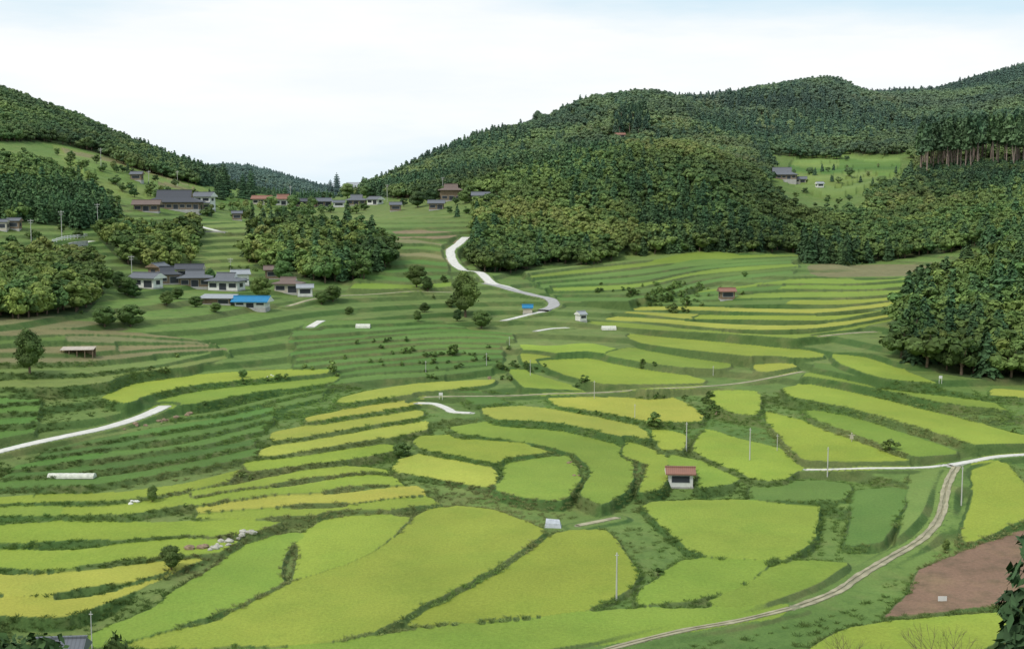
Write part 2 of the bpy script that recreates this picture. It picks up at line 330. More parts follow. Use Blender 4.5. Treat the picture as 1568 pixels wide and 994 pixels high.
def noise(nt,vec,sc,det=3,rough=.6):
    n=N(nt,'ShaderNodeTexNoise'); n.inputs['Scale'].default_value=sc; n.inputs['Detail'].default_value=det; n.inputs['Roughness'].default_value=rough
    nt.links.new(vec,n.inputs['Vector']); return n.outputs['Fac']
def mapr(nt,v,a0,a1,b0,b1):
    n=N(nt,'ShaderNodeMapRange'); nt.links.new(v,n.inputs[0])
    for i,q in enumerate((a0,a1,b0,b1)): n.inputs[i+1].default_value=q
    return n.outputs[0]
def simple(name,col,var=.25,sc=3,bump=0,rough=.8,metal=0):
    m,nt,b=newmat(name); g=N(nt,'ShaderNodeNewGeometry').outputs['Position']
    f=mapr(nt,noise(nt,g,sc,4),.3,.7,1-var,1+var); v=N(nt,'ShaderNodeVectorMath',operation='SCALE'); v.inputs[0].default_value=col; nt.links.new(f,v.inputs['Scale'])
    nt.links.new(v.outputs[0],b.inputs['Base Color']); b.inputs['Roughness'].default_value=rough; b.inputs['Metallic'].default_value=metal
    return m
tm,nt,b=newmat('terraced_ground'); pos=N(nt,'ShaderNodeNewGeometry').outputs['Position']
ac=N(nt,'ShaderNodeAttribute',attribute_name='col').outputs['Color']; ar=N(nt,'ShaderNodeAttribute',attribute_name='rice').outputs['Fac']
n1=noise(nt,pos,.05,3); n2=noise(nt,pos,.45,4,.65); n3=noise(nt,pos,3.2,4,.7); n4=noise(nt,pos,.16,3)
inv=mathn(nt,'SUBTRACT',1,ar)
dry=mathn(nt,'MULTIPLY',mapr(nt,n4,.5,.72,0,.5),inv)
c=mixc(nt,dry,ac,mixc(nt,.5,ac,(.28,.22,.10)))
dk=mathn(nt,'MULTIPLY',mapr(nt,n2,.48,.66,0,.6),inv)
c=mixc(nt,dk,c,mixc(nt,1,c,(.58,.68,.62),'MULTIPLY'))
gr=mathn(nt,'MULTIPLY',mapr(nt,n4,.42,.66,0,.4),ar)
c=mixc(nt,gr,c,mixc(nt,1,c,(.72,.88,.8),'MULTIPLY'))
f=mathn(nt,'MULTIPLY',mapr(nt,n3,.3,.7,.84,1.16),mapr(nt,n1,.3,.7,.88,1.12))
v=N(nt,'ShaderNodeVectorMath',operation='SCALE'); nt.links.new(c,v.inputs[0]); nt.links.new(f,v.inputs['Scale']); nt.links.new(v.outputs[0],b.inputs['Base Color'])
bp=N(nt,'ShaderNodeBump'); bp.inputs['Strength'].default_value=.5; bp.inputs['Distance'].default_value=.3
nt.links.new(mathn(nt,'ADD',n3,mathn(nt,'MULTIPLY',mathn(nt,'MULTIPLY',n2,inv),2.)),bp.inputs['Height']); nt.links.new(bp.outputs[0],b.inputs['Normal'])
me=bpy.data.meshes.new('terrain'); V=np.stack([X,Y,Z],2).reshape(-1,3).astype(np.float32)
ii=np.arange(NR-1)[:,None]*NA+np.arange(NA-1)[None]; q=np.stack([ii,ii+1,ii+NA+1,ii+NA],2).reshape(-1,4).astype(np.int32)
def fillmesh(me,V,q,smooth_=True):
    k=q.shape[1]
    me.vertices.add(len(V)); me.vertices.foreach_set('co',np.ascontiguousarray(V,dtype=np.float32).ravel()); me.loops.add(q.size); me.loops.foreach_set('vertex_index',np.ascontiguousarray(q,dtype=np.int32).ravel())
    me.polygons.add(len(q)); me.polygons.foreach_set('loop_start',np.arange(0,q.size,k,dtype=np.int32)); me.polygons.foreach_set('use_smooth',np.full(len(q),smooth_)); me.update(calc_edges=True)
fillmesh(me,V,q)
at=me.attributes.new('col','FLOAT_COLOR','POINT'); at.data.foreach_set('color',np.concatenate([COL.reshape(-1,3),np.ones((NR*NA,1))],1).astype(np.float32).ravel())
at=me.attributes.new('rice','FLOAT','POINT'); at.data.foreach_set('value',RICE.astype(np.float32).ravel())
me.materials.append(tm); SC=bpy.context.scene.collection
def link(o): SC.objects.link(o); return o
link(bpy.data.objects.new('terrain',me))
def mk(name,verts,faces,mat,parent=None,smooth_=False,mats=None,mi=None):
    m=bpy.data.meshes.new(name); m.from_pydata([tuple(map(float,v)) for v in verts],[],[tuple(map(int,f)) for f in faces])
    for q in (mats or [mat]): m.materials.append(q)
    if mi is not None: m.polygons.foreach_set('material_index',mi)
    if smooth_: m.polygons.foreach_set('use_smooth',[True]*len(faces))
    o=link(bpy.data.objects.new(name,m)); 
    if parent: o.parent=parent
    return o
RM={CON:simple('concrete',(.60,.58,.53),.15,1.2),DIRT:simple('dirt',(.33,.30,.20),.3,.6),GREY:simple('old_asphalt',(.36,.35,.34),.15,1)}
for (nm,wd,c,pl),cv,zc in zip(ROADS,rcur,rz):
    tg=np.gradient(cv,axis=0); tg/=np.linalg.norm(tg,axis=1)[:,None]+1e-9; nn=np.stack([tg[:,1],-tg[:,0]],1); ix=np.arange(len(cv))
    def rib(cvv,wv):
        vs=[];K=3
        for k in range(K): p=cvv+nn*((k/(K-1)-.5)*wv)[:,None]; vs.append(np.column_stack([p,zc+.08+(.02 if k==1 else 0)]))
        vs.append(vs[0]-[0,0,.4]); vs.append(vs[K-1]-[0,0,.4]); L=len(cv); fs=[]
        for a0,a1 in [(k,k+1) for k in range(K-1)]+[(K,0),(K-1,K+1)]:
            for j in range(L-1): fs.append((a0*L+j,a0*L+j+1,a1*L+j+1,a1*L+j))
        return np.concatenate(vs),fs
    if nm=='dirt_track':
        w2=wd*.42*(1+.25*np.sin(ix*.9)+.2*np.sin(ix*2.1+1)); v1,f1=rib(cv+nn*wd*.36,w2); v2,f2=rib(cv-nn*wd*.36,w2*1.1)
        mk(nm,np.concatenate([v1,v2]),f1+[tuple(i+len(v1) for i in q) for q in f2],RM[c])
    else:
        v1,f1=rib(cv,wd*(1+.05*np.sin(ix*.7)+.03*np.sin(ix*2.3))); mk(nm,v1,f1,RM[c])
# ---------------------------------------------------------------- vegetation prototypes
def leafmat(name,ca_,cb_,cc_):
    m,nt,b=newmat(name); oi=N(nt,'ShaderNodeObjectInfo').outputs['Random']; pos=N(nt,'ShaderNodeNewGeometry').outputs['Position']
    ti=N(nt,'ShaderNodeAttribute',attribute_name='tint').outputs['Fac']
    c=mixc(nt,oi,ca_,cb_); c=mixc(nt,mapr(nt,noise(nt,pos,.022,3),.48,.6,0,.9),c,cc_)
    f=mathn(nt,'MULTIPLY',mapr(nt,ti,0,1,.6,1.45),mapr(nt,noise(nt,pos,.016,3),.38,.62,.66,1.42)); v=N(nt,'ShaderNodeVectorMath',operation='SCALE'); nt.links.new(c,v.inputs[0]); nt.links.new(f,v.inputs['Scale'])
    sy=N(nt,'ShaderNodeSeparateXYZ'); nt.links.new(pos,sy.inputs[0]); hz=mapr(nt,sy.outputs[1],330,1230,0,.95); hz=mathn(nt,'MULTIPLY',mathn(nt,'POWER',hz,1.5),.8)  # aerial haze painted into leaf colour: paler and bluer along world Y
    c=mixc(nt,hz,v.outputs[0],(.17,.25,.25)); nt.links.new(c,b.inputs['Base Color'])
    b.inputs['Roughness'].default_value=.7; return m
bark=simple('bark',(.13,.095,.065),.3,5)
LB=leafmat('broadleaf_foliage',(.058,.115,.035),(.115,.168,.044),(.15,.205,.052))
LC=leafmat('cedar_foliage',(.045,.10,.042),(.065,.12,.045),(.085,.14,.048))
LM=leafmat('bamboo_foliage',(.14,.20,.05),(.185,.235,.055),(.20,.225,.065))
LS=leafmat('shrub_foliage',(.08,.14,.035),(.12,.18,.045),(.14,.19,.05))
def cards(P_,Nn,size,rg,asp=1.6):
    k=len(P_); Nn=Nn/np.linalg.norm(Nn,axis=1)[:,None]; rv=rg.normal(size=(k,3)); a_=np.cross(Nn,rv); a_/=np.linalg.norm(a_,axis=1)[:,None]+1e-9; b_=np.cross(Nn,a_)
    s_=size*rg.uniform(.6,1.3,k)[:,None]; a_=a_*s_*asp/2; b_=b_*s_/2
    V_=np.stack([P_-a_,P_-b_*.9+a_*.1,P_+a_,P_+b_],1).reshape(-1,3); return V_,np.arange(4*k).reshape(k,4)
def tube(p0,p1,r0,r1,n_=6):
    p0,p1=np.array(p0,float),np.array(p1,float); d=p1-p0; d/=np.linalg.norm(d); a_=np.cross(d,[.3,.9,.1]); a_/=np.linalg.norm(a_); b_=np.cross(d,a_)
    th=np.arange(n_)*2*math.pi/n_; ring=np.cos(th)[:,None]*a_+np.sin(th)[:,None]*b_
    V_=np.concatenate([p0+ring*r0,p1+ring*r1]); return V_,np.array([(i,(i+1)%n_,n_+(i+1)%n_,n_+i) for i in range(n_)])
def blob(c_,r_,rg):
    th=np.linspace(.15,math.pi-.15,6); V_=[];n_=8
    for t in th:
        for p in np.arange(n_)*2*math.pi/n_: V_.append([math.sin(t)*math.cos(p),math.sin(t)*math.sin(p),math.cos(t)])
    V_=np.array(V_)*r_*(1+rg.uniform(-.12,.12,(48,1)))+c_
    F_=[(a_*8+i,a_*8+(i+1)%8,(a_+1)*8+(i+1)%8,(a_+1)*8+i) for a_ in range(5) for i in range(8)]
    return V_,np.array(F_)
def assemble(name,parts,mats):
    V_=[];Q_=[];T_=[];I_=[];o=0
    for v,f,mi,ti in parts:
        V_.append(v);Q_.append(f+o);o+=len(v);T_.append(np.broadcast_to(ti,(len(v),)));I_.append(np.full(len(f),mi))
    me=bpy.data.meshes.new(name); fillmesh(me,np.concatenate(V_),np.concatenate(Q_),False)
    a_=me.attributes.new('tint','FLOAT','POINT'); a_.data.foreach_set('value',np.concatenate(T_).astype(np.float32)); me.polygons.foreach_set('material_index',np.concatenate(I_).astype(np.int32))
    for m in mats: me.materials.append(m)
    return me
def broad(name,seed,nc,cs,mat,wid=.42,low=.25,nl=16):
    rg=np.random.default_rng(seed); parts=[(*tube((0,0,-.05),(.01,.02,.45),.03,.018,7),0,.5)]
    for i in range(nl):
        th=rg.uniform(0,6.28); zz=rg.uniform(0,1); prof=math.sin(math.pi*(.18+.74*zz))**.8; rad=wid*prof*math.sqrt(rg.uniform(0,1))*.78
        r_=rg.uniform(.12,.2)*(1.1-.3*zz); c_=np.array([rad*math.cos(th),rad*math.sin(th),low+r_*.6+(1-low-r_*1.7)*zz]); ti=rg.uniform(.15,.85)
        k=int(nc/nl); d=rg.normal(size=(k,3)); d/=np.linalg.norm(d,axis=1)[:,None]; d[:,2]=np.where(d[:,2]<-.3,-d[:,2]*.5,d[:,2])
        pp=c_+d*r_*rg.uniform(.72,1.22,(k,1))*np.array([1,1,.85]); v,f=cards(pp,d+rg.normal(size=(k,3))*.45+[0,0,.25],cs,rg)
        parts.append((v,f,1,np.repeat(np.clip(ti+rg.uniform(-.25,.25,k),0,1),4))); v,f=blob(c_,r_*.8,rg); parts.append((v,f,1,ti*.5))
        if i%3==0: parts.append((*tube((.01,.01,.22),c_,.014,.005,5),0,.5))
    return assemble(name,parts,[bark,mat])
def conifer(name,seed,nc,cs,mat,wid=.17,low=.1):
    rg=np.random.default_rng(seed); parts=[(*tube((0,0,-.03),(0,0,.97),.018,.003,6),0,.5)]
    nlv=14
    for i in range(nlv):
        zz=i/(nlv-1); z_=low+(1-low)*zz*.97; rad=wid*((1-zz)**.6*.95+.05)*rg.uniform(.8,1.15); k=max(6,int(nc/nlv*1.7*(1-zz)+4))
        nb=7; th0=rg.uniform(0,6); br=rg.integers(0,nb,k); th=th0+br*6.283/nb+rg.normal(size=k)*.22; q_=rg.uniform(.3,1,k)**.6
        bt=rg.uniform(.2,.8,nb)[br]; x=rad*q_*np.cos(th);y=rad*q_*np.sin(th);z=z_+.03-q_*rad*.35+rg.uniform(-.02,.02,k)
        v,f=cards(np.stack([x,y,z],1),np.stack([np.cos(th)*.7,np.sin(th)*.7,np.full(k,.9)],1)+rg.normal(size=(k,3))*.4,cs,rg,1.8); parts.append((v,f,1,np.repeat(np.clip(bt+rg.uniform(-.2,.2,k),0,1),4)))
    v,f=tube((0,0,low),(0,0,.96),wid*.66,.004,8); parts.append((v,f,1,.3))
    return assemble(name,parts,[bark,mat])
def coll(name,meshes):
    c=bpy.data.collections.new(name)
    for i,m in enumerate(meshes): c.objects.link(bpy.data.objects.new(m.name,m))
    return c
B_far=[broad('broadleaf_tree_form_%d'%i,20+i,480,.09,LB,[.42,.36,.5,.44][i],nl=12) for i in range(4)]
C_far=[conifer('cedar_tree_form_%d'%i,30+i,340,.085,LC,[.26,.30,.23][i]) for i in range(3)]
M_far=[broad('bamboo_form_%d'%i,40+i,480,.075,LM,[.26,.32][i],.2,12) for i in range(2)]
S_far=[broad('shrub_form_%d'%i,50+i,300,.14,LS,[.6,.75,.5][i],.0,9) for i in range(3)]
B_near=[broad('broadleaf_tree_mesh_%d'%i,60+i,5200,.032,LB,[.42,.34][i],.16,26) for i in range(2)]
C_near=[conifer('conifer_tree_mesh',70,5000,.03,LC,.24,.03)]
def tallcedar(name,seed):
    rg=np.random.default_rng(seed); m=[(*tube((0,0,-.03),(0,0,.97),.014,.005,6),0,.9)]
    k=200; zz=rg.uniform(0,1,k)**1.2; th=rg.uniform(0,6.28,k); rad=.13*(1-zz)**.6*rg.uniform(.3,1,k)+.01
    v,f=cards(np.stack([rad*np.cos(th),rad*np.sin(th),.52+.48*zz],1),rg.normal(size=(k,3))+[0,0,.5],.07,rg); m.append((v,f,1,np.repeat(rg.uniform(.1,.8,k),4)))
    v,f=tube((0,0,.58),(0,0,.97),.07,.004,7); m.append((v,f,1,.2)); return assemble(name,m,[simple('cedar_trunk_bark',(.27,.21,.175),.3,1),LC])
TC=[tallcedar('tall_cedar_form_%d'%i,80+i) for i in range(2)]
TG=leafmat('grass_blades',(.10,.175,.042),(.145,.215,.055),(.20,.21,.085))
def tuft(name,seed):
    rg=np.random.default_rng(seed); k=22; b0=rg.normal(size=(k,2))*.25; d=b0*1.1+rg.normal(size=(k,2))*.3; h_=rg.uniform(.4,.9,k); wv=rg.normal(size=(k,2)); wv/=np.linalg.norm(wv,axis=1)[:,None]; wv*=.05
    z0=np.zeros(k); V_=np.stack([np.column_stack([b0-wv,z0-.1]),np.column_stack([b0+wv,z0-.1]),np.column_stack([b0+d*.5+wv*.9,h_*.7]),np.column_stack([b0+d,h_])],1).reshape(-1,3)
    return assemble(name,[(V_,np.arange(4*k).reshape(k,4),0,np.repeat(rg.uniform(.3,.95,k),4))],[TG])
TU=[tuft('grass_tuft_form_%d'%i,90+i) for i in range(2)]
def scatter(name,pts,sc,cl_,nvar):
    pts=np.asarray(pts,float); sc=np.asarray(sc,float)
    if not len(pts): return
    me=bpy.data.meshes.new(name); me.vertices.add(len(pts)); me.vertices.foreach_set('co',pts.astype(np.float32).ravel())
    a_=me.attributes.new('s','FLOAT_VECTOR','POINT'); a_.data.foreach_set('vector',sc.astype(np.float32).ravel())
    a_=me.attributes.new('rz','FLOAT_VECTOR','POINT'); rr=np.zeros((len(pts),3)); rr[:,2]=rng.uniform(0,6.28,len(pts)); rr[:,:2]=rng.normal(size=(len(pts),2))*.04; a_.data.foreach_set('vector',rr.astype(np.float32).ravel())
    o=link(bpy.data.objects.new(name,me)); g=bpy.data.node_groups.new(name,'GeometryNodeTree')
    g.interface.new_socket('Geometry',in_out='INPUT',socket_type='NodeSocketGeometry'); g.interface.new_socket('Geometry',in_out='OUTPUT',socket_type='NodeSocketGeometry')
    gi=g.nodes.new('NodeGroupInput'); go=g.nodes.new('NodeGroupOutput'); ip=g.nodes.new('GeometryNodeInstanceOnPoints'); ci=g.nodes.new('GeometryNodeCollectionInfo')
    ci.inputs['Collection'].default_value=cl_; ci.inputs['Separate Children'].default_value=True; ci.inputs['Reset Children'].default_value=True
    ip.inputs['Pick Instance'].default_value=True; rv=g.nodes.new('FunctionNodeRandomValue'); rv.data_type='INT'; rv.inputs[4].default_value=0; rv.inputs[5].default_value=nvar-1
    def na(nm):
        n_=g.nodes.new('GeometryNodeInputNamedAttribute'); n_.data_type='FLOAT_VECTOR'; n_.inputs[0].default_value=nm; return next(q for q in n_.outputs if q.enabled)
    L=g.links.new; L(gi.outputs[0],ip.inputs['Points']); L(ci.outputs[0],ip.inputs['Instance']); L(rv.outputs[2],ip.inputs['Instance Index']); L(na('s'),ip.inputs['Scale']); L(na('rz'),ip.inputs['Rotation']); L(ip.outputs[0],go.inputs[0])
    md=o.modifiers.new('scatter','NODES'); md.node_group=g; return o
HOUSES=[('farmhouse',262,322,80,.55,1.1,'hip','RD','WB',5),('farmhouse',311,322,26,.8,2,'gable','RG','WW',-10),('storehouse',222,325,36,.6,1,'gable','RBr','WB',8),
('farmhouse',222,442,40,.6,1,'gable','RG','WW',-20),('farmhouse',252,436,34,.8,1,'hip','RD','WB',25),('farmhouse',296,441,44,.6,1,'hip','RG','WB',10),('farmhouse',344,446,48,.6,1,'hip','RG','WW',-12),('storehouse',240,424,26,.7,1,'gable','RG','WB',70),('farmhouse',288,427,36,.6,1,'gable','RD','WC',5),('storehouse',366,438,24,.8,1.2,'gable','RL','WW',20),
('farmhouse',440,450,38,.6,1,'hip','RBr','WC',-8),('barn',332,467,44,.5,.6,'mono','RL','WB',-5),('barn',384,473,48,.5,.65,'gable','RBl','WW',-6),('storehouse',466,455,22,.7,.9,'gable','RL','WW',10),('storehouse',418,428,26,.7,1,'gable','RBr','WB',10),
('farmhouse',400,314,26,.6,1,'gable','RR_','WC',0),('farmhouse',432,315,28,.6,1.1,'hip','RR_','WW',15),('storehouse',462,317,20,.7,.9,'gable','RD','WB',-10),('farmhouse',492,317,24,.7,.9,'gable','RG','WB',30),('storehouse',518,318,16,.7,.8,'gable','RG','WW',10),('farmhouse',545,315,28,.7,.9,'hip','RG','WB',0),('farmhouse',574,314,20,.7,.9,'gable','RG','WW',-35),
('apartment_house',547,296,36,.6,2.4,'gable','RL','WC',-15),('farmhouse',690,308,32,.7,1.7,'hip','RBr','WB',8),('farmhouse',736,310,24,.7,1,'gable','RG','WW',0),('farmhouse',668,322,22,.7,1,'gable','RG','WB',0),
('farmhouse',1200,278,44,.6,1,'hip','RG','WB',-15),('storehouse',1226,281,18,.7,.8,'gable','RG','WC',-15),('storehouse',1256,288,10,.8,.8,'gable','RL','WW',10),('farmhouse',950,212,13,.7,.8,'gable','RR_','WC',0),
('field_shed',1114,460,22,.7,.9,'gable','RR_','WB',5),('field_hut',1043,748,38,.65,.85,'gable','RR_','WW',-4),('storehouse',20,352,18,.7,1,'gable','RG','WB',0),('storehouse',3,354,14,.7,1,'gable','RG','WC',0),('storehouse',208,277,16,.8,1,'gable','RG','WB',0),('field_shed',808,481,14,.7,.6,'gable','RBl','WC',0),('field_shed',890,493,12,.7,.7,'gable','RL','WW',30),('storehouse',605,324,16,.8,1,'gable','RG','WB',10),('storehouse',362,338,14,.8,1,'gable','RG','WB',10)]
hp_=np.array([H(q[1],q[2])[:2] for q in HOUSES])
CM=np.maximum.accumulate(np.where(np.exp(cl)[:,None]>60,TB,-9),0)
out={'broad':[], 'cedar':[], 'bam':[]}
YEL=[np.array(q,float) for q in ([(1050,215),(1150,225),(1160,262),(1080,256),(1040,240)],[(840,330),(960,330),(980,385),(860,392)],[(990,190),(1060,190),(1070,208),(1000,208)])]
for (ra,rb,sp_) in ((200,420,3.2),(420,720,3.7),(720,1400,5.)):
    gx=np.arange(-rb*.62,rb*.62,sp_); gy=np.arange(ra*.8,rb,sp_); gx,gy=np.meshgrid(gx,gy); gx=gx+(np.arange(gx.shape[0])%2*sp_/2)[:,None]
    x=(gx+rng.uniform(-.42,.42,gx.shape)*sp_).ravel(); y=(gy+rng.uniform(-.42,.42,gx.shape)*sp_).ravel(); rr=np.hypot(x,y); az=np.arctan2(x,y)
    k=(rr>=ra)&(rr<rb)&(abs(az)<.5); x,y,rr,az=x[k],y[k],rr[k],az[k]; z=zf(x,y); u,v=proj(x,y,z)
    vis=(z+12)/rr>bil(CM,(np.log(rr)-cl[0])/(cl[1]-cl[0]),(az-ca[0])/(ca[1]-ca[0]))-.004
    wob=7*sn(x,y,.11,31); inh=pip(u+wob,v+wob*.6,HOLE); hol=inh&(rng.uniform(size=len(u))>.03)
    fi=np.round(np.interp(rr,R,np.arange(NR))).astype(int); fj=np.round(np.interp(az,AZ,np.arange(NA))).astype(int); free=~RMASK[fi,fj]
    hd_=np.full(len(x),1e9)
    for q in hp_:
        dy_=y-q[1]; hd_=np.minimum(hd_,np.hypot(x-q[0],np.where(dy_<0,dy_*.45,dy_*.8)))
    free&=hd_>8.5
    front=(u>1395)&(v>246)&(v<285)&(rr>480)
    done=np.zeros(len(x),bool)
    for kd,d0,d1,pr,pl in FP:
        pb=pr if pr>.6 else pr*.35
        k=pip(u,v,np.array(pl,float))&(rr>=d0)&(rr<=d1)&vis&~hol&~done&free&(rng.uniform(size=len(x))<pb); done|=k
        sel=np.where(k)[0]; cn=.27+.95*sn(x,y,.018,9)+rng.normal(size=len(x))*.16; bn=sn(x,y,.03,12)+rng.normal(size=len(x))*.12
        yl=np.zeros(len(x),bool)
        for q in YEL: yl|=pip(u,v,q)
        for i in sel:
            if kd=='bam': T_='bam' if rng.uniform()<.55 else 'broad'
            elif kd=='near': T_='cedar' if rng.uniform()<.25 else ('bam' if rng.uniform()<.05 else 'broad')
            elif kd=='brd': T_='cedar' if rng.uniform()<.14 else ('bam' if rng.uniform()<.12 else 'broad')
            elif yl[i]: T_='bam' if rng.uniform()<.75 else 'broad'
            else: T_='cedar' if cn[i]>.5 else ('bam' if bn[i]>.5 else 'broad')
            e=rng.uniform(.8,1.2)*(.6 if pb<.2 else 1)*(.5 if inh[i] else 1)*(1.15 if kd=='brd' and pb>.6 else 1)*(.45 if front[i] else 1)
            h_={'bam':6.3,'broad':6.0,'cedar':7.2}[T_]*e
            if kd=='near': h_*=1.15
            wv={'bam':1.15,'broad':1.12,'cedar':1.1}[T_]*rng.uniform(.85,1.2)*(1.6 if front[i] else 1)
            out[T_].append((x[i],y[i],z[i]-.3,h_*wv,h_*wv,h_))
for nm,key,ms in (('broadleaf_forest','broad',B_far),('cedar_forest','cedar',C_far),('bamboo_grove','bam',M_far)):
    a_=np.array(out[key]); print(nm,len(a_)); scatter(nm,a_[:,:3],a_[:,3:],coll(nm+'_forms',ms),len(ms))
pp=[]
for u0,u1,hp,nn,dd in ((1404,1640,66,150,612),(940,1000,28,26,745)):
    for i in range(nn):
        u=rng.uniform(u0,u1); d=dd*rng.uniform(.98,1.09); dr=rays([(u,300)])[0]; x=dr[0]*d; y=d; h_=hp*dd/F*rng.uniform(.8,1.18); pp.append((x,y,float(zf(x,y))-.3,h_,h_,h_))
pp=np.array(pp); scatter('tall_cedar_stand',pp[:,:3],pp[:,3:],coll('tall_cedar_forms',TC),2)
w_=(RR*np.gradient(R)[:,None]*np.gradient(AZ)[None]); 
def pickpts(mask,n_,sd):
    rg=np.random.default_rng(sd); p=(w_*mask).ravel(); p/=p.sum(); k=rg.choice(len(p),n_,p=p); return X.ravel()[k]+rg.uniform(-.2,.2,n_),Y.ravel()[k]+rg.uniform(-.2,.2,n_)
fe=((MASK==0)|(bk>.5))&(~fm)&(abs(AA)<.44)&(~RMASK)
cl_n=np.clip(sn(X,Y,.05,14)+.5*sn(X,Y,.25,15)-.45,0,1)
x,y=pickpts(fe*(RR>125)*(RR<420)*cl_n*(.15+bk)*np.clip(RR/260,.3,1)**2,330,1); h_=rng.uniform(.5,.95,len(x))*np.where(rng.uniform(size=len(x))<.06,2.2,1)*(.7+np.hypot(x,y)/500)
scatter('bank_shrubs',np.column_stack([x,y,zf(x,y)-.1]),np.column_stack([h_*1.3,h_*1.3,h_]),coll('shrub_forms',S_far),3)
x,y=pickpts(fe*(RR>100)*(RR<230)*(.15+bk),12000,2); h_=rng.uniform(.2,.42,len(x))
scatter('bank_grass',np.column_stack([x,y,zf(x,y)]),np.column_stack([h_*1.5,h_*1.5,h_]),coll('grass_forms',TU),2)
for nm,u,v,hp,ms,wf in [('broadleaf_tree',713,486,72,B_near[1],.95),('broadleaf_tree',737,503,30,B_near[0],1.6),('broadleaf_tree',638,440,36,B_near[0],1.2),('broadleaf_tree',655,446,24,B_near[1],1.2),
('broadleaf_tree',46,572,72,B_near[1],.95),('shrub',615,702,28,B_near[0],1.3),('shrub',262,872,42,B_near[0],1.2),('shrub',233,768,28,B_near[1],1),('shrub',535,482,14,B_near[0],1.3),('shrub',700,492,20,B_near[1],1.2),
('shrub',1140,424,10,B_near[0],1.4),('shrub',1448,842,20,B_near[1],1),('broadleaf_tree',400,458,36,B_near[0],1.2),('conifer_tree',385,306,46,C_near[0],1.0),('conifer_tree',372,304,38,C_near[0],1.1),('conifer_tree',516,300,34,C_near[0],1.1),('conifer_tree',506,302,26,C_near[0],1.2),('conifer_tree',343,300,50,C_near[0],1.2),('conifer_tree',335,305,40,C_near[0],1.2),
('broadleaf_tree',205,456,22,B_near[0],1.4),('broadleaf_tree',272,458,20,B_near[0],1.5),('broadleaf_tree',322,430,20,B_near[1],1.3),('broadleaf_tree',492,466,22,B_near[0],1.4),('broadleaf_tree',300,470,18,B_near[0],1.6),('broadleaf_tree',182,440,26,B_near[0],1.3),('broadleaf_tree',448,318,20,B_near[0],1.4),('broadleaf_tree',478,318,18,B_near[1],1.4),('broadleaf_tree',415,318,18,B_near[0],1.5),('broadleaf_tree',532,304,24,B_near[0],1.4),('broadleaf_tree',562,303,20,B_near[0],1.5),('broadleaf_tree',640,318,26,B_near[0],1.4),('broadleaf_tree',660,312,24,B_near[1],1.4),('broadleaf_tree',712,312,22,B_near[0],1.4),
('broadleaf_tree',195,452,30,B_near[0],1.3),('broadleaf_tree',255,468,24,B_near[1],1.5),('broadleaf_tree',330,478,16,B_near[0],1.8),('broadleaf_tree',510,462,28,B_near[0],1.3),('shrub',690,470,14,B_near[0],1.5),('shrub',650,478,16,B_near[1],1.6),
('shrub',160,500,34,B_near[0],1.6),('shrub',200,500,36,B_near[0],1.5),('broadleaf_tree',435,432,34,B_near[0],1.2),('broadleaf_tree',824,196,26,B_near[1],1.2),('broadleaf_tree',834,196,22,B_near[0],1.2),('shrub',640,492,18,B_near[1],1.2),('shrub',372,578,14,B_near[0],1.3),('shrub',765,565,12,B_near[0],1.3),('shrub',1300,270,14,B_near[0],1.5),('shrub',1240,268,12,B_near[0],1.5),('shrub',1350,285,16,B_near[0],1.5)]:
    p=H(u,v); h_=hp*p[1]/F; o=link(bpy.data.objects.new(nm,ms)); o.location=(p[0],p[1],p[2]-.15); o.scale=(h_*wf,h_*wf,h_*1.02); o.rotation_euler=(0,0,rng.uniform(0,6))
for nm,u,vt,d,ms,wf in [('broadleaf_tree',15,958,66,B_near[0],.8),('broadleaf_tree',186,964,66,B_near[1],.5),('conifer_tree',1592,780,62,C_near[0],.75),('shrub',-10,985,70,B_near[0],.8)]:
    dr=rays([(u,vt)])[0]; x=dr[0]*d/dr[1]; zt_=dr[2]*d/dr[1]; z=float(zf(x,d)); h_=zt_-z; o=link(bpy.data.objects.new(nm,ms)); o.location=(x,d,z-.1); o.scale=(h_*wf,h_*wf,h_)
def bare(name,u,vt,d):
    rg=np.random.default_rng(int(u)); dr=rays([(u,vt)])[0]; x=dr[0]*d/dr[1]; zt_=dr[2]*d/dr[1]; z=float(zf(x,d)); h_=zt_-z; parts=[]
    def br(p,dv,l,r_,lv):
        q=p+dv*l; parts.append((*tube(p,q,r_,r_*.6,5),0,.5))
        if lv<4:
            for _ in range(3 if lv else 5): nd=dv+rg.normal(size=3)*.4; nd[2]=abs(nd[2])*.8+.2; nd/=np.linalg.norm(nd); br(q,nd,l*.66,r_*.55,lv+1)
    br(np.zeros(3),np.array([0,0,1.]),h_*.38,.08,0); m=assemble(name,parts,[bark]); o=link(bpy.data.objects.new(name,m)); o.location=(x,d,z)
bare('bare_shrub',1300,950,85); bare('bare_shrub',1440,950,85)
# ---------------------------------------------------------------- buildings
def rmat(name,c):
    m,nt,b=newmat(name); tc=N(nt,'ShaderNodeTexCoord').outputs['Object']; wv=N(nt,'ShaderNodeTexWave'); wv.bands_direction='X'; wv.inputs['Scale'].default_value=1.1; nt.links.new(tc,wv.inputs['Vector'])
    nz_=noise(nt,tc,1.3,4); cc=mixc(nt,mapr(nt,nz_,.35,.7,0,.6),tuple(c),tuple(q*.6+.03 for q in c)); cc=mixc(nt,mapr(nt,wv.outputs['Fac'],0,.35,.45,0),cc,tuple(q*.5 for q in c)); nt.links.new(cc,b.inputs['Base Color']); b.inputs['Roughness'].default_value=.6; return m
RMT=dict(RG=rmat('grey_tile',(.15,.16,.18)),RD=rmat('dark_tile',(.08,.085,.10)),RR_=rmat('rust_roof',(.30,.15,.11)),RBl=rmat('blue_sheet_roof',(.03,.22,.42)),RBr=rmat('brown_roof',(.19,.14,.12)),RL=rmat('light_sheet_roof',(.36,.38,.40)))
